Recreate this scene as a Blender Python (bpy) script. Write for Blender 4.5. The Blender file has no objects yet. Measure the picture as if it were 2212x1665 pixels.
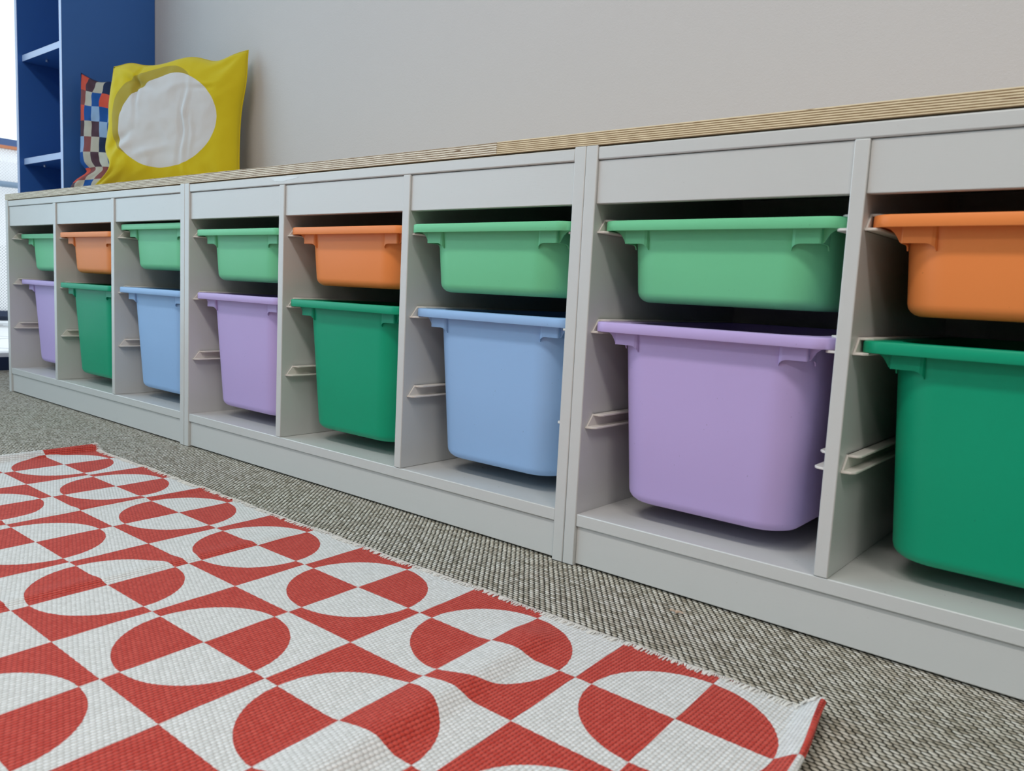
import bpy, bmesh, math, random
from mathutils import Vector, Matrix, noise
C = bpy.context.scene
COL = C.collection
PI = math.pi

# ------------------------------------------------------------------ camera
cam = bpy.data.cameras.new('camera')
cam.sensor_width = 36.0
cam.lens = 1724.1 / 2212 * 36.0
cam.clip_start = 0.01
cam.dof.use_dof = True
cam.dof.focus_distance = 1.35
cam.dof.aperture_fstop = 10.0
camo = bpy.data.objects.new('camera', cam)
COL.objects.link(camo)
camo.location = (2.5711, -0.8506, 0.3544)
camo.rotation_euler = (1.4555, -0.0497, 0.6909)
C.camera = camo

# ------------------------------------------------------------------ light
world = bpy.data.worlds.new('sky')
C.world = world
world.use_nodes = True
wn = world.node_tree.nodes
wn['Background'].inputs[0].default_value = (0.82, 0.92, 1.0, 1)
wn['Background'].inputs[1].default_value = 1.45
C.view_settings.view_transform = 'Standard'
C.view_settings.look = 'None'
C.view_settings.gamma = 1.0
C.view_settings.use_curve_mapping = False
C.view_settings.exposure = 0.22
C.cycles.max_bounces = 8
C.cycles.diffuse_bounces = 3
C.cycles.transparent_max_bounces = 12
C.cycles.use_denoising = True
C.cycles.sample_clamp_indirect = 6.0


def area(name, loc, rot, sx, sy, power, color):
    l = bpy.data.lights.new(name, 'AREA')
    l.shape = 'RECTANGLE'
    l.size = sx
    l.size_y = sy
    l.energy = power
    l.color = color
    o = bpy.data.objects.new(name, l)
    COL.objects.link(o)
    o.location = loc
    o.rotation_euler = rot
    return o


# daylight entering through the glazed end wall, and the ceiling lamps of the room
area('window_daylight', (-0.50, -2.1, 1.45), (0, -PI / 2, 0), 2.5, 3.6, 36, (0.48, 0.79, 1.0))
for i, (x, y) in enumerate([(2.0, -1.5), (3.9, -1.5), (2.0, -3.3), (3.9, -3.3)]):
    area('ceiling_light', (x, y, 2.66), (0, 0, 0), 1.2, 0.3, (22, 22, 13, 13)[i], (1.0, 0.95, 0.91))

# ------------------------------------------------------------------ node helpers


class NT:
    def __init__(self, name):
        self.m = bpy.data.materials.new(name)
        self.m.use_nodes = True
        self.t = self.m.node_tree
        self.bs = self.t.nodes['Principled BSDF']

    def n(self, typ, **kw):
        nd = self.t.nodes.new(typ)
        for k, v in kw.items():
            setattr(nd, k, v)
        return nd

    def link(self, a, b):
        self.t.links.new(a, b)

    def setin(self, sock, v):
        if isinstance(v, bpy.types.NodeSocket):
            self.link(v, sock)
        elif v is not None:
            if isinstance(v, (tuple, list)) and len(v) == 3 and sock.type == 'RGBA':
                v = (*v, 1)
            sock.default_value = v

    def math(self, op, a, b=None, c=None, clamp=False):
        nd = self.n('ShaderNodeMath', operation=op)
        nd.use_clamp = clamp
        for s, v in zip(nd.inputs, (a, b, c)):
            self.setin(s, v)
        return nd.outputs[0]

    def mix(self, f, a, b):
        nd = self.n('ShaderNodeMix', data_type='RGBA')
        self.setin(nd.inputs[0], f)
        self.setin(nd.inputs[6], a)
        self.setin(nd.inputs[7], b)
        return nd.outputs[2]

    def mixf(self, f, a, b):
        nd = self.n('ShaderNodeMix', data_type='FLOAT')
        self.setin(nd.inputs[0], f)
        self.setin(nd.inputs[2], a)
        self.setin(nd.inputs[3], b)
        return nd.outputs[0]

    def step(self, x, lo, hi):
        nd = self.n('ShaderNodeMapRange', interpolation_type='SMOOTHSTEP')
        self.setin(nd.inputs[0], x)
        nd.inputs[1].default_value = lo
        nd.inputs[2].default_value = hi
        return nd.outputs[0]

    def obj(self):
        return self.n('ShaderNodeTexCoord').outputs['Object']

    def sep(self, v):
        nd = self.n('ShaderNodeSeparateXYZ')
        self.link(v, nd.inputs[0])
        return nd.outputs

    def comb(self, x, y, z=0.0):
        nd = self.n('ShaderNodeCombineXYZ')
        for s, v in zip(nd.inputs, (x, y, z)):
            self.setin(s, v)
        return nd.outputs[0]

    def noise(self, vec, scale, detail=2.0, rough=0.5):
        nd = self.n('ShaderNodeTexNoise')
        self.setin(nd.inputs['Vector'], vec)
        nd.inputs['Scale'].default_value = scale
        nd.inputs['Detail'].default_value = detail
        nd.inputs['Roughness'].default_value = rough
        return nd.outputs[0]

    def white(self, vec):
        nd = self.n('ShaderNodeTexWhiteNoise', noise_dimensions='3D')
        self.link(vec, nd.inputs[0])
        return nd.outputs[0]

    def ramp(self, f, stops, interp='LINEAR'):
        nd = self.n('ShaderNodeValToRGB')
        self.setin(nd.inputs[0], f)
        cr = nd.color_ramp
        cr.interpolation = interp
        while len(cr.elements) < len(stops):
            cr.elements.new(0.5)
        for e, (p, c) in zip(cr.elements, stops):
            e.position = p
            e.color = (*c, 1)
        return nd.outputs[0]

    def bump(self, h, dist, strength=1.0):
        nd = self.n('ShaderNodeBump')
        nd.inputs['Distance'].default_value = dist
        nd.inputs['Strength'].default_value = strength
        self.link(h, nd.inputs['Height'])
        self.link(nd.outputs[0], self.bs.inputs['Normal'])

    def out(self, color=None, rough=None, spec=None, metal=None):
        if color is not None:
            self.setin(self.bs.inputs['Base Color'], color)
        if rough is not None:
            self.setin(self.bs.inputs['Roughness'], rough)
        if spec is not None:
            self.bs.inputs['Specular IOR Level'].default_value = spec
        if metal is not None:
            self.bs.inputs['Metallic'].default_value = metal
        return self.m


def lin(r, g, b):
    f = lambda c: (c / 255 / 12.92) if c / 255 <= 0.04045 else ((c / 255 + 0.055) / 1.055) ** 2.4
    return (f(r), f(g), f(b))


def plain(name, rgb, rough=0.5, spec=0.5, metal=0.0):
    t = NT(name)
    t.out(lin(*rgb), rough, spec, metal)
    return t.m


def m_wall():
    t = NT('wall paint')
    o = t.obj()
    nz = t.noise(o, 260, 3, 0.6)
    t.bump(nz, 0.0012, 0.35)
    return t.out(t.mix(t.noise(o, 1.5), lin(205, 200, 199), lin(209, 204, 203)), 0.8, 0.3)


def m_cabinet():
    t = NT('white painted wood')
    o = t.obj()
    x, y, z = t.sep(o)
    grain = t.noise(t.comb(t.math('MULTIPLY', x, 12), t.math('MULTIPLY', y, 12), t.math('MULTIPLY', z, 90)), 8, 3, 0.6)
    t.bump(grain, 0.0006, 0.10)
    spots = t.step(t.noise(o, 420, 1), 0.80, 0.83)
    return t.out(t.mix(spots, lin(209, 209, 206), lin(188, 186, 180)), t.mixf(grain, 0.24, 0.36), 0.55)


def m_plastic(name, rgb):
    t = NT(name)
    o = t.obj()
    t.bump(t.noise(o, 900, 2), 0.0002, 0.12)
    specks = t.step(t.noise(o, 330, 0), 0.86, 0.89)
    c = lin(*rgb)
    d = tuple(v * 0.8 for v in c)
    t.bs.inputs['Subsurface Weight'].default_value = 0.0
    return t.out(t.mix(specks, c, d), 0.45, 0.3)


def m_ply(name, light, dark, amp, seed, per=0.00250, wl=9.0):
    t = NT(name)
    x, y, z = t.sep(t.obj())
    wob = t.noise(t.comb(t.math('MULTIPLY', x, wl), t.math('MULTIPLY', z, 60.0), seed), 1.0, 4, 0.65)
    wob2 = t.noise(t.comb(t.math('MULTIPLY', x, 60.0), seed, t.math('MULTIPLY', z, 260)), 1.0, 3, 0.6)
    zz = t.math('ADD', z, t.math('MULTIPLY', t.math('SUBTRACT', wob, 0.5), amp))
    s = t.math('SINE', t.math('MULTIPLY', zz, 2 * PI / per))
    s = t.math('ADD', t.math('MULTIPLY', s, 0.5), 0.5)
    s = t.math('ADD', s, t.math('MULTIPLY', t.math('SUBTRACT', wob2, 0.5), 0.9))
    col = t.ramp(s, [(0.18, dark), (0.5, tuple(0.5 * (a + b) for a, b in zip(light, dark))), (0.72, light)])
    knot = t.step(t.noise(t.comb(t.math('MULTIPLY', x, 28.0), seed, t.math('MULTIPLY', z, 240)), 1.0, 1), 0.70, 0.78)
    col = t.mix(knot, col, lin(112, 76, 40))
    # faces of the board: pale birch veneer with long grain
    nrm = t.sep(t.n('ShaderNodeTexCoord').outputs['Normal'])[2]
    up = t.math('GREATER_THAN', t.math('ABSOLUTE', nrm), 0.7)
    g = t.noise(t.comb(t.math('MULTIPLY', x, 3), t.math('MULTIPLY', y, 60), seed), 1.0, 4)
    face = t.mix(g, lin(226, 204, 168), lin(206, 178, 136))
    t.bump(s, 0.0004, 0.5)
    return t.out(t.mix(up, col, face), 0.6, 0.3)


def m_carpet():
    t = NT('woven carpet')
    o = t.obj()
    x, y, z = t.sep(o)
    w = t.math('SUBTRACT', t.noise(o, 30, 2), 0.5)
    w2 = t.math('SUBTRACT', t.noise(t.comb(y, x, 3.0), 34, 2), 0.5)
    x = t.math('ADD', x, t.math('MULTIPLY', w, 0.0012))
    y = t.math('ADD', y, t.math('MULTIPLY', w2, 0.0008))
    v = t.math('DIVIDE', y, 0.0051)
    row = t.math('FLOOR', v)
    u = t.math('ADD', t.math('DIVIDE', x, 0.0080), t.math('MULTIPLY', t.math('FLOORED_MODULO', row, 2.0), 0.5))
    cell = t.math('FLOOR', u)
    fx = t.math('SUBTRACT', t.math('FRACT', u), 0.5)
    fy = t.math('SUBTRACT', t.math('FRACT', v), 0.5)
    rnd = t.white(t.comb(cell, row, 1.0))
    rnd2 = t.white(t.comb(cell, row, 7.0))
    fy2 = t.math('ADD', fy, t.math('MULTIPLY', fx, t.math('ADD', t.math('MULTIPLY', rnd2, 0.3), 0.20)))
    a = t.math('DIVIDE', fx, t.math('ADD', 0.45, t.math('MULTIPLY', rnd, 0.06)))
    b = t.math('DIVIDE', fy2, t.math('ADD', 0.39, t.math('MULTIPLY', rnd2, 0.10)))
    d = t.math('ADD', t.math('MULTIPLY', a, a), t.math('MULTIPLY', b, b))
    loop = t.math('SUBTRACT', 1.0, t.step(d, 0.70, 1.10))
    hgt = t.math('SQRT', t.math('MAXIMUM', t.math('SUBTRACT', 1.0, d), 0.0))
    # small stitch points between the yarn loops
    u3 = t.math('ADD', u, 0.5)
    gx = t.math('DIVIDE', t.math('SUBTRACT', t.math('FRACT', u3), 0.5), 0.12)
    gy = t.math('DIVIDE', fy, 0.17)
    dd = t.math('ADD', t.math('MULTIPLY', gx, gx), t.math('MULTIPLY', gy, gy))
    dot = t.math('MULTIPLY', t.math('SUBTRACT', 1.0, t.step(dd, 0.5, 1.2)), t.step(t.white(t.comb(t.math('FLOOR', u3), row, 4.0)), 0.35, 0.7))
    yarn = t.ramp(rnd, [(0.0, lin(168, 160, 142)), (0.25, lin(202, 194, 177)), (0.7, lin(218, 212, 197)), (1.0, lin(232, 227, 215))])
    patch = t.step(t.noise(o, 22, 2), 0.56, 0.70)
    yarn = t.mix(t.math('MULTIPLY', patch, 0.15), yarn, lin(176, 150, 128))
    tw = t.math('ADD', t.math('MULTIPLY', t.math('SINE', t.math('MULTIPLY', t.math('ADD', fx, t.math('MULTIPLY', fy, 0.9)), 62.0)), 0.5), 0.5)
    yarn = t.mix(t.math('MULTIPLY', tw, 0.13), yarn, lin(120, 112, 96))
    base = t.mix(t.noise(o, 300, 1), lin(46, 43, 37), lin(78, 74, 64))
    col = t.mix(loop, base, yarn)
    col = t.mix(t.math('MULTIPLY', dot, 0.8), col, lin(196, 190, 174))
    h = t.math('MAXIMUM', hgt, t.math('MULTIPLY', dot, 0.55))
    t.bump(h, 0.0022, 0.85)
    return t.out(col, 0.9, 0.15)


RX, RY, RP, RR = 2.2842, -0.2593, 0.2068, 0.0850


def m_rug():
    t = NT('woven rug cotton')
    o = t.obj()
    x, y, z = t.sep(o)
    # x of every point is stored flat (before the folds) in the uv layer
    uv = t.sep(t.n('ShaderNodeUVMap', uv_map='flat').outputs[0])
    x, y = uv[0], uv[1]
    PU, PV = 0.0041, 0.0047
    u = t.math('DIVIDE', x, PU)
    ci = t.math('FLOOR', u)
    v = t.math('ADD', t.math('DIVIDE', y, PV), t.math('MULTIPLY', t.math('FLOORED_MODULO', ci, 3.0), 0.36))
    ri = t.math('FLOOR', v)
    fx = t.math('SUBTRACT', t.math('FRACT', u), 0.5)
    fy = t.math('SUBTRACT', t.math('FRACT', v), 0.5)
    # pattern looked up half way between the stitch centre and the point: edges step with the weave
    xs = t.math('SUBTRACT', x, t.math('MULTIPLY', fx, PU * 0.12))
    ys = t.math('SUBTRACT', y, t.math('MULTIPLY', fy, PV * 0.12))
    xs = t.math('ADD', xs, t.math('MULTIPLY', t.math('SUBTRACT', ys, RY), 0.056))
    pu = t.math('DIVIDE', t.math('SUBTRACT', xs, RX), RP)
    pv = t.math('DIVIDE', t.math('SUBTRACT', ys, RY), 0.2002)
    cu = t.math('SUBTRACT', pu, t.math('ROUND', pu))
    cv = t.math('SUBTRACT', pv, t.math('ROUND', pv))
    q = t.math('GREATER_THAN', t.math('MULTIPLY', cu, cv), 0.0)
    r = t.math('SQRT', t.math('ADD', t.math('MULTIPLY', cu, cu), t.math('MULTIPLY', cv, cv)))
    ins = t.math('LESS_THAN', r, RR / RP)
    diff = t.math('ABSOLUTE', t.math('SUBTRACT', q, ins))
    red = t.math('SUBTRACT', 1.0, diff)
    rn = t.white(t.comb(ci, ri, 2.0))
    cr = t.mix(rn, lin(198, 64, 50), lin(212, 82, 68))
    cw = t.mix(rn, lin(222, 221, 217), lin(238, 237, 234))
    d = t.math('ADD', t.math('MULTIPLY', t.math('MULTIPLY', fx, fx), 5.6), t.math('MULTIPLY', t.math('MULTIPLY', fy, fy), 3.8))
    gap_shade = t.step(d, 0.75, 1.6)  # shade in the gaps between stitches, painted into the yarn colours
    cr = t.mix(gap_shade, cr, lin(160, 34, 24))
    cw = t.mix(t.math('MULTIPLY', gap_shade, 0.6), cw, lin(196, 194, 188))
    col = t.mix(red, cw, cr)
    h = t.math('SQRT', t.math('MAXIMUM', t.math('SUBTRACT', 1.0, t.math('MULTIPLY', d, 0.7)), 0.0))
    t.bump(h, 0.0019, 0.7)
    t.bs.inputs['Sheen Weight'].default_value = 0.1
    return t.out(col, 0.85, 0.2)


def uvm(t, name='cushion'):
    return t.sep(t.n('ShaderNodeUVMap', uv_map=name).outputs[0])


def m_yellow():
    t = NT('yellow printed cotton')
    uv = uvm(t)
    u, v = uv[0], uv[1]          # 0..1
    nz = t.noise(t.comb(u, v, 0.0), 4.5, 2)
    wob = t.math('MULTIPLY', t.math('SUBTRACT', nz, 0.5), 0.07)

    def ell(cx, cy, rx, ry):
        a = t.math('DIVIDE', t.math('SUBTRACT', u, cx), rx)
        b = t.math('DIVIDE', t.math('SUBTRACT', v, cy), ry)
        return t.math('ADD', t.math('SQRT', t.math('ADD', t.math('MULTIPLY', a, a), t.math('MULTIPLY', b, b))), wob)
    white = t.math('LESS_THAN', ell(0.525, 0.520, 0.352, 0.332), 1.0)
    olive = t.math('LESS_THAN', ell(0.425, 0.590, 0.330, 0.340), 1.0)
    col = t.mix(olive, lin(214, 192, 30), lin(176, 156, 56))
    col = t.mix(white, col, lin(216, 215, 216))
    t.bump(t.noise(t.comb(u, v, 0.0), 300, 2), 0.0004, 0.25)
    t.bs.inputs['Sheen Weight'].default_value = 0.15
    return t.out(col, 0.8, 0.2)


def m_check():
    t = NT('multicoloured checked cotton')
    uv = uvm(t)
    u = t.math('MULTIPLY', uv[0], 11.0)
    v = t.math('MULTIPLY', uv[1], 8.0)
    rn = t.white(t.comb(t.math('FLOOR', u), t.math('FLOOR', v), 5.0))
    pal = [lin(190, 184, 172), lin(24, 78, 150), lin(30, 46, 82), lin(222, 92, 72), lin(150, 178, 214), lin(96, 62, 74), lin(206, 208, 200), lin(168, 96, 92)]
    col = t.ramp(rn, [(i / 8, c) for i, c in enumerate(pal)], 'CONSTANT')
    alt = t.math('FLOORED_MODULO', t.math('ADD', t.math('FLOOR', u), t.math('FLOOR', v)), 2.0)
    lightc = t.ramp(rn, [(0, lin(182, 176, 164)), (0.38, lin(206, 84, 66)), (0.55, lin(196, 198, 190)), (0.78, lin(142, 170, 206))], 'CONSTANT')
    darkc = t.ramp(rn, [(0, lin(24, 78, 150)), (0.35, lin(30, 44, 78)), (0.58, lin(132, 74, 74)), (0.8, lin(78, 54, 66))], 'CONSTANT')
    t.bump(t.noise(t.comb(uv[0], uv[1], 0.0), 300, 2), 0.0004, 0.25)
    return t.out(t.mix(alt, darkc, lightc), 0.8, 0.2)


def m_blue():
    t = NT('blue melamine')
    o = t.obj()
    return t.out(t.mix(t.noise(o, 2), lin(50, 100, 172), lin(55, 106, 180)), 0.45, 0.4)


def m_deck():
    t = NT('pale terrace slabs')
    x, y, z = t.sep(t.obj())
    a = t.math('ADD', t.math('MULTIPLY', x, 0.80), t.math('MULTIPLY', y, 0.60))
    b = t.math('SUBTRACT', t.math('MULTIPLY', y, 0.80), t.math('MULTIPLY', x, 0.60))
    ja = t.math('LESS_THAN', t.math('FRACT', t.math('DIVIDE', a, 0.60)), 0.02)
    jb = t.math('LESS_THAN', t.math('FRACT', t.math('DIVIDE', b, 0.60)), 0.02)
    j = t.math('MAXIMUM', ja, jb)
    return t.out(t.mix(j, lin(232, 232, 230), lin(130, 132, 136)), 0.8, 0.2)


def m_perf():
    t = NT('perforated white metal')
    x, y, z = t.sep(t.obj())
    P = 0.018
    u = t.math('DIVIDE', t.math('ADD', y, z), P)
    v = t.math('DIVIDE', t.math('SUBTRACT', y, z), P)
    fx = t.math('SUBTRACT', t.math('FRACT', u), 0.5)
    fy = t.math('SUBTRACT', t.math('FRACT', v), 0.5)
    d = t.math('SQRT', t.math('ADD', t.math('MULTIPLY', fx, fx), t.math('MULTIPLY', fy, fy)))
    solid = t.math('GREATER_THAN', d, 0.24)
    t.link(solid, t.bs.inputs['Alpha'])
    return t.out(lin(240, 240, 240), 0.5, 0.3)


def m_glass():
    t = NT('window glass')
    nt = t.t
    tr = t.n('ShaderNodeBsdfTransparent')
    gl = t.n('ShaderNodeBsdfGlossy')
    gl.inputs['Roughness'].default_value = 0.02
    fr = t.n('ShaderNodeFresnel')
    fr.inputs[0].default_value = 1.25
    mx = t.n('ShaderNodeMixShader')
    t.link(fr.outputs[0], mx.inputs[0])
    t.link(tr.outputs[0], mx.inputs[1])
    t.link(gl.outputs[0], mx.inputs[2])
    t.link(mx.outputs[0], nt.nodes['Material Output'].inputs[0])
    return t.m


WALL, CAB = m_wall(), m_cabinet()
WALLD = plain('bounce-cutting grey wall', (150, 150, 150), 0.9)  # unseen walls darkened to cut bounced fill light and raise contrast
PLYL = m_ply('plywood edge lively', lin(240, 230, 210), lin(142, 120, 92), 0.0032, 3.0, 0.0031, 16.0)
PLYR = m_ply('plywood edge even', lin(238, 220, 184), lin(142, 114, 76), 0.0009, 9.0)
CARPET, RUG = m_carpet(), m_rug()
YEL, CHK, BLUE = m_yellow(), m_check(), m_blue()
BLUEEDGE = plain('window-lit blue edge band', (184, 208, 248), 0.35)  # window light on the bookcase's front edges, painted into their colour
MINT = m_plastic('mint green plastic', (118, 208, 154))
ORANGE = m_plastic('orange plastic', (246, 143, 74))
LILAC = m_plastic('lilac plastic', (197, 175, 228))
GREEN = m_plastic('deep green plastic', (0, 160, 118))
SKYB = m_plastic('sky blue plastic', (156, 194, 238))
RUNM = plain('cream plastic', (226, 220, 212), 0.4)
THREAD = plain('off white thread', (238, 236, 230), 0.9, 0.1)
YSEAM = plain('yellow seam', (214, 190, 30), 0.8, 0.2)
CSEAM = plain('navy seam', (44, 62, 104), 0.8, 0.2)
PIN = plain('nickel pin', (200, 205, 215), 0.3, 0.5, 0.9)
NAVY = plain('dark navy metal', (30, 44, 70), 0.5)
WHITEF = plain('white powder coat', (235, 238, 240), 0.4)
GREYR = plain('grey blue steel', (120, 140, 160), 0.4)
CAPR = plain('dark blue rail cap', (64, 88, 132), 0.5)
ORW = plain('orange strip', (190, 120, 80), 0.6)
GLASS, PERF, DECK = m_glass(), m_perf(), m_deck()
DARKW = plain('dark slate wall', (44, 52, 70), 0.8)
FACADE = plain('grey facade', (190, 188, 190), 0.8)
CEIL = plain('ceiling white', (228, 227, 224), 0.9)

# ------------------------------------------------------------------ mesh helpers


class MB:
    def __init__(self):
        self.v, self.f = [], []

    def box(self, x0, x1, y0, y1, z0, z1):
        b = len(self.v)
        self.v += [(x, y, z) for z in (z0, z1) for y in (y0, y1) for x in (x0, x1)]
        self.f += [tuple(b + i for i in q) for q in ((0, 2, 3, 1), (4, 5, 7, 6), (0, 1, 5, 4), (2, 6, 7, 3), (0, 4, 6, 2), (1, 3, 7, 5))]
        return self

    def rings(self, rings, cap0=False, cap1=False):
        b = len(self.v)
        n = len(rings[0])
        for r in rings:
            self.v += [tuple(p) for p in r]
        for i in range(len(rings) - 1):
            for j in range(n):
                k = (j + 1) % n
                self.f.append((b + i * n + j, b + i * n + k, b + (i + 1) * n + k, b + (i + 1) * n + j))
        if cap0:
            self.f.append(tuple(b + j for j in reversed(range(n))))
        if cap1:
            self.f.append(tuple(b + (len(rings) - 1) * n + j for j in range(n)))
        return self

    def prism(self, poly, axis, a, b_):
        """extrude a 2D polygon along axis ('x','y' or 'z') from a to b_"""
        def p3(p, s):
            return {'x': (s, p[0], p[1]), 'y': (p[0], s, p[1]), 'z': (p[0], p[1], s)}[axis]
        return self.rings([[p3(p, a) for p in poly], [p3(p, b_) for p in poly]], True, True)

    def tube(self, pts, r, n=8, caps=True):
        rings = []
        for i, p in enumerate(pts):
            p = Vector(p)
            d = (Vector(pts[min(i + 1, len(pts) - 1)]) - Vector(pts[max(i - 1, 0)])).normalized()
            up = Vector((0, 0, 1)) if abs(d.z) < 0.95 else Vector((1, 0, 0))
            s = d.cross(up).normalized()
            t = s.cross(d)
            rings.append([p + (s * math.cos(2 * PI * k / n) + t * math.sin(2 * PI * k / n)) * r for k in range(n)])
        return self.rings(rings, caps, caps)

    def build(self, name, mat, parent=None, smooth=False, bevel=0.0, seg=2):
        me = bpy.data.meshes.new(name)
        me.from_pydata(self.v, [], self.f)
        bm = bmesh.new()
        bm.from_mesh(me)
        bmesh.ops.recalc_face_normals(bm, faces=bm.faces)
        bm.to_mesh(me)
        bm.free()
        me.materials.append(mat)
        if smooth:
            for p in me.polygons:
                p.use_smooth = True
            try:
                me.set_sharp_from_angle(angle=math.radians(38))
            except Exception:
                pass
        o = bpy.data.objects.new(name, me)
        COL.objects.link(o)
        if parent:
            o.parent = parent
        if bevel:
            md = o.modifiers.new('bevel', 'BEVEL')
            md.width = bevel
            md.segments = seg
            md.limit_method = 'ANGLE'
            md.harden_normals = False
            for p in me.polygons:
                p.use_smooth = True
            try:
                me.set_sharp_from_angle(angle=math.radians(60))
            except Exception:
                pass
        return o


def box(name, mat, x0, x1, y0, y1, z0, z1, parent=None, bevel=0.0):
    return MB().box(x0, x1, y0, y1, z0, z1).build(name, mat, parent, bevel=bevel)


def thing(name, label, cat, loc=(0, 0, 0), group=None):
    o = bpy.data.objects.new(name, None)
    o.empty_display_size = 0.05
    COL.objects.link(o)
    o.location = loc
    tag(o, label, cat, group)
    return o


def tag(o, label, cat, group=None, kind=None):
    o['label'] = label
    o['category'] = cat
    if group:
        o['group'] = group
    if kind:
        o['kind'] = kind


def struct(o):
    o['kind'] = 'structure'
    return o


# ------------------------------------------------------------------ the room
YW = 0.44            # wall behind the bench
XL, XR, YF, ZC = -0.54, 5.2, -4.6, 2.7
struct(box('floor', CARPET, XL, XR, YF, YW, -0.08, 0.0))
struct(box('wall_back', WALL, XL - 0.2, XR, YW, YW + 0.15, -0.08, ZC))
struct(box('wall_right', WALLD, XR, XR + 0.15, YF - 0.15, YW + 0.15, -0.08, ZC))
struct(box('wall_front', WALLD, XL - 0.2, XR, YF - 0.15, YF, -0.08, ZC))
struct(box('ceiling', CEIL, XL - 0.2, XR + 0.15, YF - 0.15, YW + 0.15, ZC, ZC + 0.1))
# glazed end wall
win = struct(MB().box(XL - 0.07, XL, YF, YW, 0.0, 0.046).build('window_1', NAVY))
box('window_sill', WHITEF, XL - 0.10, XL - 0.002, YF, YW, 0.0465, 0.060, win)
wf = MB()
for yy in (YF, -2.9, -1.25, YW - 0.05):
    wf.box(XL - 0.06, XL - 0.01, yy, yy + 0.05, 0.0605, ZC)
wf.box(XL - 0.06, XL - 0.01, YF, YW, ZC - 0.06, ZC)
wf.build('window_frame', WHITEF, win)
box('window_pane', GLASS, XL - 0.038, XL - 0.032, YF + 0.01, YW - 0.01, 0.061, ZC - 0.06, win)

# terrace outside the glass
struct(box('floor_terrace', DECK, -3.9, XL - 0.11, -6.5, 4.0, -0.12, -0.001))
rl = thing('railing', 'white perforated metal railing with dark rail cap at the edge of the terrace', 'railing', (-3.0, -1.0, 0))
box('mesh_panel', PERF, -0.003, 0.003, -5.0, 4.9, 0.09, 1.072, rl)
box('top_rail', CAPR, -0.03, 0.03, -5.0, 4.9, 1.087, 1.127, rl)
box('trim_strip', ORW, -0.02, 0.03, -5.0, 4.9, 1.070, 1.087, rl)
MB().tube([(0.07, -5.0, 0.853), (0.07, 4.9, 0.853)], 0.018, 12).build('handrail', GREYR, rl, smooth=True)
box('bottom_rail', NAVY, -0.02, 0.02, -5.0, 4.9, 0.055, 0.090, rl)
for yy in (-4.6, -2.6, -0.6, 3.4, 4.8):
    box('post', GREYR, -0.06, -0.02, yy, yy + 0.05, 0.0, 1.087, rl)
tag(box('parapet', DARKW, -3.88, -3.50, -6.5, 4.0, 0.0, 0.50), 'dark low parapet behind the perforated railing outside', 'wall')
tag(box('facade', FACADE, -16.0, -14.0, -10, 16, -1.0, 2.25), 'pale grey low building seen through the perforated railing', 'building')
cb = MB()
cb.tube([(-2.95 + 0.9 * 0.06 * math.cos(a) + 0.02 * a, 0.93 + 0.09 * math.sin(a) + 0.01 * a, 0.012 + 0.003 * a) for a in [i * 0.35 for i in range(26)]], 0.011, 6)
tag(cb.build('cable', WHITEF, smooth=True), 'small white coiled cable lying on the terrace slabs', 'cable')

# ------------------------------------------------------------------ blue bookcase
bk = thing('bookcase', 'tall blue open bookcase standing behind the left end of the bench', 'bookcase', (-0.194, 0.30, 0))
bx0, bx1, by0, by1, bz = -0.178, 0.178, -0.139, 0.139, 2.20


def panel_with_edge(name, x0, x1, y0, y1, z0, z1, parent=bk):
    p = box(name, BLUE, x0, x1, y0 + 0.001, y1, z0, z1, parent)
    box('edge_band', BLUEEDGE, x0, x1, y0, y0 + 0.0009, z0, z1, p)
    return p


panel_with_edge('side_panel', bx0, bx0 + 0.018, by0, by1, 0, bz)
panel_with_edge('side_panel', bx1 - 0.016, bx1, by0, by1, 0, bz)
panel_with_edge('top_panel', bx0 + 0.018, bx1 - 0.016, by0, by1, bz - 0.018, bz)
panel_with_edge('base_panel', bx0 + 0.018, bx1 - 0.016, by0 + 0.004, by1, 0.06, 0.078)
box('kickboard', BLUE, bx0 + 0.018, bx1 - 0.016, by0 + 0.02, by0 + 0.03, 0.0, 0.06, bk)
box('back_panel', BLUE, bx0 + 0.018, bx1 - 0.016, by1 - 0.008, by1, 0.078, bz - 0.018, bk)
for z in (0.385, 0.708, 1.030, 1.36, 1.70):
    s = panel_with_edge('shelf', bx0 + 0.0185, bx1 - 0.0165, by0 + 0.014, by1 - 0.009, z - 0.019, z)
for px_, pz in ((-0.09, 0.688), (-0.06, 1.010)):
    MB().tube([(px_, by0 + 0.05, pz), (px_, by0 + 0.05, pz - 0.006)], 0.004, 10).build('shelf_pin', PIN, bk, smooth=True)
MB().box(0.112, 0.156, by0 + 0.024, by0 + 0.05, 0.708, 0.7200).build('shelf_clip', PIN, bk, bevel=0.001)

# ------------------------------------------------------------------ storage units
TO, TD = 0.0173, 0.0152
UNITS = [
    dict(x0=0.0, x1=0.9877, d=(0.3266, 0.6538)),
    dict(x0=0.9883, x1=1.9773, d=(1.3173, 1.6409)),
    dict(x0=1.9779, x1=2.9679, d=(2.3044, 2.6292)),
]
ULAB = ['white three-column storage unit at the far left end of the row, under the cushions',
        'middle white storage unit of the row, under the joint in the plywood top',
        'nearest white storage unit, cut off by the right edge of the photo']
HT = 0.543
LV = (0.4351, 0.3084, 0.1838)


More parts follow.
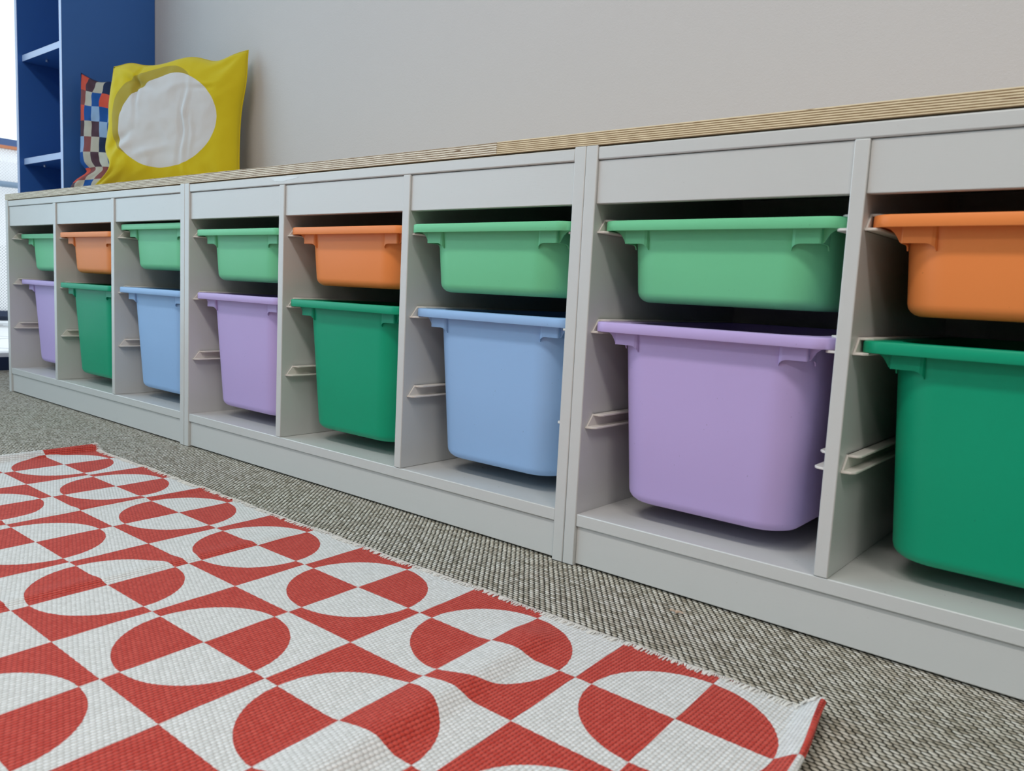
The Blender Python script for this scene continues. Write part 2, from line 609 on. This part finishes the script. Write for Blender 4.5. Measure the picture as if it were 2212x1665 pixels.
def runner_mesh(side):
    """C shaped channel; side=+1 sits on a wall at x=0 and points to +x"""
    m = MB()
    L = 0.40
    w, t_, h = 0.0140, 0.0028, 0.0182

    def X(v):
        return v * side
    # web with slanted front end
    m.prism([(0.009, 0), (L, 0), (L, h), (0.024, h)], 'x', X(0.0), X(0.0024))
    # flanges with chamfered front corner
    for z0, z1, yf in ((0, t_, 0.009), (h - t_, h, 0.0235)):
        poly = [(X(0.0), yf), (X(w - 0.004), yf + 0.0015), (X(w), yf + 0.007), (X(w), L), (X(0.0), L)]
        m.prism(poly, 'z', z0, z1)
    return m


cells = []
for ui, U in enumerate(UNITS):
    x0, x1 = U['x0'], U['x1']
    cx = (x0 + x1) / 2
    un = thing('storage_unit', ULAB[ui], 'storage unit', (cx, 0.218, 0), 'white storage units under the bench top')
    oy = -0.218

    def bxx(name, a, b, y0, y1, z0, z1, bev=0.0012):
        return box(name, CAB, a - cx, b - cx, y0 + oy, y1 + oy, z0, z1, un, bev)
    bxx('side_panel', x0, x0 + TO, 0, 0.436, 0, HT)
    bxx('side_panel', x1 - TO, x1, 0, 0.436, 0, HT)
    bxx('top_panel', x0 + TO, x1 - TO, 0.0012, 0.436, 0.5252, 0.5412, 0.0018)
    bxx('bottom_shelf', x0 + TO, x1 - TO, 0.0012, 0.436, 0.0536, 0.0703, 0.0012)
    bxx('plinth', x0 + TO, x1 - TO, 0.0045, 0.016, 0.0025, 0.0532)
    d1, d2 = U['d']
    for d in (d1, d2):
        bxx('divider', d, d + TD, 0.0004, 0.436, 0.0704, 0.5250)
    edges = [(x0 + TO, d1), (d1 + TD, d2), (d2 + TD, x1 - TO)]
    for a, b in edges:
        bxx('header_panel', a, b, 0.0038, 0.0158, 0.4712, 0.5245, 0.0010)
        cells.append((a, b))
        for z in LV:
            for side, wx in ((1, a), (-1, b)):
                r = runner_mesh(side).build('runner', RUNM, un, bevel=0.0004, seg=1)
                r.location = (wx - cx, oy, z)

# plywood bench top: two boards with a joint
bl = box('bench_top', PLYL, -0.9145, 0.9145, -0.219, 0.219, 0, 0.016, bevel=0.0005)
bl.location = (0.9125, 0.2195, 0.5432)
tag(bl, 'left plywood board of the bench top, with the cushions on it, rough striped edge', 'bench top', 'plywood boards of the bench top')
br = box('bench_top', PLYR, -0.5875, 0.5875, -0.219, 0.219, 0, 0.0164, bevel=0.0005)
br.location = (2.4152, 0.2192, 0.5432)
tag(br, 'right plywood board of the bench top, nearer, even striped edge', 'bench top', 'plywood boards of the bench top')

# ------------------------------------------------------------------ storage boxes


def rrect(hx, hy, r, z, n=8, cx=0.0, cy=0.0):
    pts = []
    for qx, qy, a0 in ((1, 1, 0), (-1, 1, 90), (-1, -1, 180), (1, -1, 270)):
        for k in range(n + 1):
            a = math.radians(a0 + 90 * k / n)
            pts.append((cx + qx * (hx - r) + r * math.cos(a), cy + qy * (hy - r) + r * math.sin(a), z))
    return pts


HX, HY = 0.1511, 0.205       # rim half sizes
TX, TY = 0.1255, 0.1895      # tub half sizes below the rim


def make_box(mat, H, loc, label, group):
    t = thing('storage_box', label, 'storage box', loc, group)
    rn = 0.022
    rim = MB().rings([
        rrect(TX - 0.004, TY - 0.004, 0.040, -0.0030),
        rrect(HX - 0.0030, HY - 0.0030, rn - 0.003, -0.0030),
        rrect(HX - 0.0024, HY - 0.0024, rn - 0.002, -0.0125),
        rrect(HX - 0.0004, HY - 0.0004, rn, -0.0125),
        rrect(HX, HY, rn, -0.0118),
        rrect(HX, HY, rn, -0.0016),
        rrect(HX - 0.0006, HY - 0.0006, rn, -0.0005),
        rrect(HX - 0.0018, HY - 0.0018, rn, 0.0),
        rrect(TX - 0.0035, TY - 0.0035, 0.041, 0.0),
        rrect(TX - 0.0040, TY - 0.0040, 0.040, -0.0030)])
    rim.build('rim', mat, t, smooth=True)
    k = 0.055 * 1.0          # wall draft

    def tub_ring(z, ins=0.0, extra=0.0):
        dz = -z
        s = ins + dz * k + extra
        return rrect(TX - s, TY - s, max(0.044 - ins - extra * 0.6, 0.01), z)
    zb = -H
    R = 0.013
    rings = [tub_ring(-0.0015), tub_ring(-0.02), tub_ring(-0.5 * H), tub_ring(zb + R)]
    for a in (20, 40, 60, 80, 90):
        ar = math.radians(a)
        rings.append(tub_ring(zb + R - R * math.sin(ar), 0.0, R * (1 - math.cos(ar))))
    rings.append(tub_ring(zb, 0.0, 0.06))
    inner = [tub_ring(zb + 0.0025, 0.0, 0.06), tub_ring(zb + 0.0025, 0.0025, R), tub_ring(zb + R, 0.0025), tub_ring(-0.0015, 0.0025)]
    m = MB()
    m.rings(rings, cap1=True)
    m.rings(inner, cap0=True)
    b = m
    # close the upper lip
    n = len(rings[0])
    off = len(rings) * n + (len(inner) - 1) * n
    for j in range(n):
        kk = (j + 1) % n
        b.f.append((j, off + j, off + kk, kk))
    b.build('tub', mat, t, smooth=True)
    # stacking lugs that square off the four rounded corners below the rim
    w = 0.0016
    for qx in (-1, 1):
        for qy in (-1, 1):
            lg = MB()
            yo = TY + 0.0013
            xo = TX - 0.003
            zl = -0.0275
            path = [(TX - 0.0360, yo - 0.0030, 0.0075), (TX - 0.0345, yo - 0.0008, 0.0040), (TX - 0.0315, yo + 0.0003, 0.0016), (TX - 0.0285, yo + 0.0003, 0.0004),
                    (TX - 0.025, yo + 0.0003, 0.0), (xo - 0.002, yo + 0.0003, 0.0), (xo - 0.0006, yo - 0.0003, 0.0), (xo, yo - 0.002, 0.0),
                    (xo, yo - 0.022, 0.0004), (xo, yo - 0.026, 0.002), (xo, yo - 0.028, 0.006)]
            n_ = len(path)
            for i in range(n_ - 1):
                quad = []
                for p in (path[i], path[i + 1]):
                    j = path.index(p)
                    ix = w if j >= 6 else 0.0
                    iy = w if j <= 7 else 0.0
                    quad.append((p, (p[0] - ix, p[1] - iy, p[2])))
                (p0, q0), (p1, q1) = quad
                bot = [(qx * c[0], qy * c[1], zl - c[2]) for c in (p0, p1, q1, q0)]
                top = [(qx * c[0], qy * c[1], -0.0031) for c in (p0, p1, q1, q0)]
                lg.rings([bot, top], True, True)
            # curved fin from the lug out to the rim
            fin = [(xo - 0.001, -0.0031), (xo - 0.001, zl), (xo + 0.0018, zl + 0.0012), (xo + 0.0046, zl + 0.0062), (xo + 0.0078, zl + 0.0108), (xo + 0.0115, zl + 0.0138), (xo + 0.0160, zl + 0.0156), (HX - 0.003, -0.0105), (HX - 0.003, -0.0031)]
            lg.prism([(qx * p[0], p[1]) for p in fin], 'y', qy * (yo - 0.0045), qy * (yo - 0.0060))
            lg.build('stacking_lug', mat, t)
    return t


MATS = {'mint': MINT, 'orange': ORANGE, 'lilac': LILAC, 'green': GREEN, 'blue': SKYB}
ZU, ZLW = 0.4508, 0.3240
BOXES = [
    # cell, colour, level, y of the rim front, z of the rim top, label
    (0, 'mint', 'u', 0.026, ZU, 'shallow mint green bin in the leftmost column, above the lilac bin'),
    (1, 'orange', 'u', 0.003, ZU, 'pale orange shallow bin in the far left unit, second column from the left'),
    (2, 'mint', 'u', 0.010, 0.4665, 'shallow mint green bin perched high above its runners, just under the header panel'),
    (3, 'mint', 'u', 0.007, ZU, 'shallow mint green bin in the left column of the middle unit'),
    (4, 'orange', 'u', 0.007, ZU, 'orange shallow bin in the middle unit, between two mint bins'),
    (5, 'mint', 'u', -0.002, ZU, 'shallow mint green bin above the deep blue bin in the middle unit'),
    (6, 'mint', 'u', 0.0105, ZU, 'largest-looking shallow mint green bin, above the nearest lilac bin'),
    (7, 'orange', 'u', 0.006, ZU, 'orange shallow bin at the right edge of the photo, above the deep green bin'),
    (0, 'lilac', 'l', 0.025, ZLW, 'deep lilac bin in the leftmost column, only a narrow strip showing'),
    (1, 'green', 'l', 0.002, ZLW, 'deep dark green bin in the far left unit'),
    (2, 'blue', 'l', 0.006, ZLW, 'deep light blue bin in the far left unit'),
    (3, 'lilac', 'l', 0.008, ZLW, 'deep lilac bin in the left column of the middle unit'),
    (4, 'green', 'l', 0.006, ZLW, 'deep dark green bin in the middle unit'),
    (5, 'blue', 'l', 0.013, ZLW, 'deep light blue bin in the middle unit, right column'),
    (6, 'lilac', 'l', 0.0025, ZLW, 'nearest deep lilac bin, the largest bin fully in view'),
    (7, 'green', 'l', 0.013, ZLW, 'deep dark green bin cut off by the right edge of the photo'),
]
for ci, colr, lv, yf, zt, lab in BOXES:
    a, b = cells[ci]
    Hh = 0.1 if lv == 'u' else 0.23
    make_box(MATS[colr], Hh, ((a + b) / 2, yf + HY, zt), lab, 'shallow bins in the upper row' if lv == 'u' else 'deep bins in the lower row')

# ------------------------------------------------------------------ rug
RXA, RXB, RYA, RYB = 0.938, 2.374, -1.20, -0.160


def sst(a, b, x):
    t = max(0.0, min(1.0, (x - a) / (b - a)))
    return t * t * (3 - 2 * t)


def fold(x, c, wl, wr, h):
    """a soft ridge: gentle rise on the left of c, steep fall on its right"""
    return h * (sst(c - wl, c, x) if x < c else 1 - sst(c, c + wr, x))


def rug_end(y):
    return 2.3735 + 0.019 * sst(-0.13, -0.29, y) + 0.056 * max(0.0, -0.27 - y)


def rug_h(x, y):
    h = 0.0
    yy = y - RYB
    s = 0.75 + 0.25 * noise.noise(Vector((x * 3, y * 4, 1.0)))
    c = 2.107 - 0.11 * (y + 0.25)
    side = sst(-0.02, -0.07, yy)
    h += fold(x, c, 0.060, 0.028, 0.0062 * side * (1.0 + 0.35 * sst(-0.1, -0.35, yy)))
    h += fold(x, 1.652 - 0.02 * (yy + 0.1), 0.030, 0.016, 0.0036 * side * s)
    h += fold(x, 1.352 + 0.02 * (yy + 0.1), 0.030, 0.016, 0.0026 * s)
    # right hand end curls up, then its hem rolls over
    e = 0.0125 + 0.004 * sst(-0.12, 0.0, yy) - 0.003 * sst(-0.15, -0.5, yy)
    xe = rug_end(y)
    h += e * sst(xe - 0.026, xe - 0.001, x)
    xs_ = RXA + 0.05 * (RYB - y)
    h += 0.0105 * (1 - sst(xs_ + 0.003, xs_ + 0.024, x))
    h += 0.0008 * noise.noise(Vector((x * 9, y * 9, 0)))
    return max(h, 0.0)


nx, ny = 420, 230
rv, rf, fl = [], [], []
TH = 0.0032
for k in (0, 1):
    for j in range(ny + 1):
        for i in range(nx + 1):
            y = RYA + (RYB - RYA) * j / ny
            xa = RXA + 0.05 * (RYB - y)
            x = xa + (rug_end(y) - xa) * i / nx
            wy = 0.0014 * math.sin(x * 23) + 0.001 * math.sin(x * 61)
            yy = y + wy * sst(RYB - 0.1, RYB, y)
            h = rug_h(x, y)
            if k == 0:
                rv.append((x, yy, h + TH + 0.0003))
            else:
                rv.append((x - 0.0015 * (1 if i == nx else 0), yy, h + 0.0003))
            fl.append((x, yy))
N = (nx + 1) * (ny + 1)
for j in range(ny):
    for i in range(nx):
        a = j * (nx + 1) + i
        rf.append((a, a + 1, a + nx + 2, a + nx + 1))
        rf.append((N + a, N + a + nx + 1, N + a + nx + 2, N + a + 1))
for i in range(nx):
    for j0 in (0, ny):
        a = j0 * (nx + 1) + i
        rf.append((a, N + a, N + a + 1, a + 1))
for j in range(ny):
    for i0 in (0, nx):
        a = j * (nx + 1) + i0
        rf.append((a, a + nx + 1, N + a + nx + 1, N + a))
me = bpy.data.meshes.new('rug')
me.from_pydata(rv, [], rf)
uvl = me.uv_layers.new(name='flat')
for lp in me.loops:
    uvl.data[lp.index].uv = fl[lp.vertex_index]
bm = bmesh.new()
bm.from_mesh(me)
bmesh.ops.recalc_face_normals(bm, faces=bm.faces)
bm.to_mesh(me)
bm.free()
for p in me.polygons:
    p.use_smooth = True
me.set_sharp_from_angle(angle=math.radians(60))
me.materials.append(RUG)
rug = bpy.data.objects.new('rug', me)
COL.objects.link(rug)
tag(rug, 'red and white woven rug with a quartered circle pattern on the carpet', 'rug')
# overcast edge threads
random.seed(4)
fm = MB()
x = RXA + 0.004
while x < RXB - 0.004:
    wy = 0.0014 * math.sin(x * 23) + 0.001 * math.sin(x * 61)
    h = rug_h(x, RYB - 0.004) + TH
    y0 = RYB + wy
    big = random.random() < 0.32
    l = random.uniform(0.009, 0.012) if big else random.uniform(0.004, 0.0065)
    sl = random.uniform(-0.001, 0.002) - (0.003 if big else 0)
    r = 0.0008 if big else random.uniform(0.0003, 0.0005)
    fm.tube([(x + sl, y0 - l * 0.75, h + 0.0006), (x + sl * 0.5, y0 - l * 0.3, h + 0.0018), (x, y0 + 0.0018, h + 0.0010), (x - sl * 0.3, y0 + 0.0040, max(h - 0.0024, 0.0010))], r, 5)
    x += random.uniform(0.0008, 0.0017)
fr = fm.build('fringe', THREAD, rug, smooth=True)
fr['kind'] = 'stuff'
fr['label'] = 'off-white overcast threads along the edge'
# hem roll on the curled right end
hm = MB()
for q in range(1):
    pts = []
    y = RYA + 0.003
    while y < RYB - 0.002:
        pts.append((rug_end(y) - 0.001, y, rug_h(rug_end(y), y) + 0.0012))
        y += 0.006
    hm.tube(pts, 0.0030, 10)
hem = hm.build('hem', RUG, rug, smooth=True)
uvh = hem.data.uv_layers.new(name='flat')
for lp in hem.data.loops:
    co = hem.data.vertices[lp.vertex_index].co
    uvh.data[lp.index].uv = (2.3975 + (co.z - 0.012) * 1.2, co.y)

# ------------------------------------------------------------------ cushions


def cushion(name, mat, seam_mat, P, thick, bow, wr, label, seed, sag=None, crease=None, n=84):
    """P: bottom left, bottom right, top right, top left corners of the mid surface"""
    bl_, br_, tr_, tl_ = [Vector(p) for p in P]
    cen = (bl_ + br_ + tr_ + tl_) / 4

    def mid(u, v):
        p = (bl_ * (1 - u) + br_ * u) * (1 - v) + (tl_ * (1 - u) + tr_ * u) * v
        # edges bow inwards between the pointed corners
        a, b = 2 * u - 1, 2 * v - 1
        ex = bow[0] * (1 - b * b) * a * abs(a)
        ez = bow[1] * (1 - a * a) * b * abs(b)
        du = ((br_ - bl_) + (tr_ - tl_)).normalized()
        dv = ((tl_ - bl_) + (tr_ - br_)).normalized()
        p = p - du * ex - dv * ez
        if sag:
            p = p + sag(u, v)
        return p, du.cross(dv).normalized()
    verts, faces, uvs = [], [], []
    edge = []
    for side in (1, -1):
        for j in range(n + 1):
            for i in range(n + 1):
                u, v = i / n, j / n
                a, b = 2 * u - 1, 2 * v - 1
                p, nr = mid(u, v)
                t = thick * (max(0.0, (1 - a ** 4) * (1 - b ** 4))) ** 0.62
                q = Vector((u * 3.2, v * 3.2, seed + side))
                ridge = 1 - abs(noise.noise(q * 1.3)) * 2
                w = wr * (0.55 * noise.noise(q * 2.0) + 0.7 * max(0, ridge - 0.55) + 0.25 * noise.noise(q * 5.0)) * (1 - max(abs(a), abs(b)) ** 10)
                # folds pulled from the corners
                for cu, cv in ((0, 1), (0, 0), (1, 1), (1, 0)):
                    dx, dy = u - cu, v - cv
                    dd = math.hypot(dx, dy)
                    if dd > 0.02:
                        ang = math.atan2(abs(dy), abs(dx))
                        w += wr * 0.5 * math.sin(ang * 9 + seed + cu * 2 + cv) * math.exp(-((dd - 0.18) / 0.13) ** 2) * (1 - max(abs(a), abs(b)) ** 10)
                if crease and side > 0:
                    w += crease(u, v)
                verts.append(p + nr * side * (t + w) if side > 0 else p - nr * (t - w * 0.5))
                uvs.append((u, v))
    N = (n + 1) ** 2
    idx = lambda s, i, j: s * N + j * (n + 1) + i
    for j in range(n):
        for i in range(n):
            faces.append((idx(0, i, j), idx(0, i + 1, j), idx(0, i + 1, j + 1), idx(0, i, j + 1)))
            faces.append((idx(1, i, j), idx(1, i, j + 1), idx(1, i + 1, j + 1), idx(1, i + 1, j)))
    me = bpy.data.meshes.new(name)
    me.from_pydata([tuple(v) for v in verts], [], faces)
    ul = me.uv_layers.new(name='cushion')
    for lp in me.loops:
        ul.data[lp.index].uv = uvs[lp.vertex_index]
    bm = bmesh.new()
    bm.from_mesh(me)
    bmesh.ops.remove_doubles(bm, verts=bm.verts, dist=0.0004)
    bmesh.ops.recalc_face_normals(bm, faces=bm.faces)
    bm.to_mesh(me)
    bm.free()
    for p in me.polygons:
        p.use_smooth = True
    me.materials.append(mat)
    o = bpy.data.objects.new(name, me)
    COL.objects.link(o)
    tag(o, label, 'cushion', 'cushions on the bench')
    # seam
    pts = []
    K = 60
    for k in range(K):
        pts.append(mid(k / K, 0)[0])
    for k in range(K):
        pts.append(mid(1, k / K)[0])
    for k in range(K):
        pts.append(mid(1 - k / K, 1)[0])
    for k in range(K + 1):
        pts.append(mid(0, 1 - k / K)[0])
    MB().tube([tuple(p) for p in pts], 0.0016, 6).build('seam', seam_mat, o, smooth=True)
    return o


ZB = 0.5618


def g(x, c, w):
    return math.exp(-((x - c) / w) ** 2)


def sag_y(u, v):
    # rounded top edge; the lower left corner flares out past a pinched side
    d = Vector((0, 0, 0.012 * g(u, 0.56, 0.14) * v ** 3 + 0.010 * g(u, 0.13, 0.09) * v ** 4 - 0.012 * g(u, 0.78, 0.10) * v ** 4))
    d += Vector((0.092, 0.004, 0.0)) * g(v, 0.20, 0.12) * (1 - u) ** 3
    d += Vector((0.046, 0.0, 0.0)) * g(v, 0.44, 0.22) * (1 - u) ** 3
    d += Vector((0.012, 0.0, 0.0)) * g(v, 0.80, 0.14) * u ** 3
    return d


def crease_y(u, v):
    # pressed crease lines: one long upright fold in the white print, a dent at its left
    c1 = 0.675 + 0.05 * (0.5 - v) + 0.008 * math.sin(v * 19)
    w = 0.0055 * g(u, c1, 0.014) * g(v, 0.50, 0.26) - 0.0060 * g(u, c1 - 0.030, 0.014) * g(v, 0.48, 0.24)
    w += 0.0035 * g(u, c1 + 0.045, 0.010) * g(v, 0.42, 0.16)
    w += 0.007 * g(v, 0.30 + 0.55 * (u - 0.16), 0.030) * g(u, 0.20, 0.09) - 0.007 * g(v, 0.385 + 0.55 * (u - 0.16), 0.035) * g(u, 0.20, 0.09)
    w += -0.010 * g(v, 0.86 - 0.5 * (u - 0.2), 0.028) * g(u, 0.27, 0.12) + 0.008 * g(v, 0.915 - 0.5 * (u - 0.2), 0.03) * g(u, 0.27, 0.12)
    w += -0.009 * g(u, 0.255 + 0.12 * (1 - v), 0.016) * g(v, 0.80, 0.17)
    w += 0.004 * g(v, 0.78, 0.014) * g(u, 0.75, 0.07) - 0.004 * g(v, 0.745, 0.012) * g(u, 0.76, 0.07)
    w += 0.005 * g(v, 0.20 + 0.25 * u, 0.03) * g(u, 0.42, 0.14)
    return w


cushion('cushion', YEL, YSEAM,
        [(0.150, 0.150, ZB), (0.590, 0.372, ZB), (0.553, 0.414, 0.973), (0.215, 0.208, 0.924)],
        0.050, (0.012, 0.012), 0.006, 'yellow cushion printed with a large white circle, leaning on the wall', 2.0, sag_y, crease_y)


def sag_c(u, v):
    d = Vector((0, 0, 0))
    d += Vector((0.0, -0.036, 0.0)) * g(v, 0.0, 0.16)
    d += Vector((0.022, 0.016, 0.0)) * g(v, 0.225, 0.05) * (1 - u) ** 2
    d += Vector((0.0, 0.0, 0.016)) * g(u, 0.32, 0.10) * v ** 5
    return d


cushion('cushion', CHK, CSEAM,
        [(0.022, 0.190, ZB), (0.330, 0.350, ZB), (0.290, 0.360, 0.880), (0.006, 0.206, 0.936)],
        0.036, (0.004, 0.030), 0.008, 'multicoloured checked cushion, half hidden behind the yellow cushion, beside the blue bookcase', 7.0, sag_c)

# bit of fluff lying on the carpet
fl_ = MB()
random.seed(9)
for k in range(14):
    a = random.uniform(0, 2 * PI)
    p0 = Vector((2.175 + random.uniform(-.006, .006), -0.045 + random.uniform(-.003, .003), 0.003))
    pts = [tuple(p0 + Vector((math.cos(a) * s * 0.006, math.sin(a) * s * 0.003, 0.001 * math.sin(s * 3)))) for s in (0, 0.5, 1.0)]
    fl_.tube(pts, 0.0007, 5)

# old paint smear on the top rail of the middle unit
sm = []
for k in range(28):
    a = 2 * PI * k / 28
    q = 1 + 0.18 * math.sin(3 * a + 1) + 0.10 * math.sin(7 * a)
    sm.append((1.328 + 0.036 * math.cos(a) * q, 0.5352 + 0.0036 * math.sin(a) * q))
un1 = bpy.data.objects['storage_unit.001']
sp = MB().prism([(p[0] - un1.location.x, p[1]) for p in sm], 'y', 0.00095 - 0.218, 0.0013 - 0.218).build('paint_smear', plain('fresh white paint', (226, 230, 230), 0.3), un1)
tag_fluff = fl_.build('fluff', plain('beige fluff', (196, 170, 148), 0.9), smooth=True)
tag(tag_fluff, 'tiny beige bit of fluff on the carpet in front of the nearest unit', 'fluff')
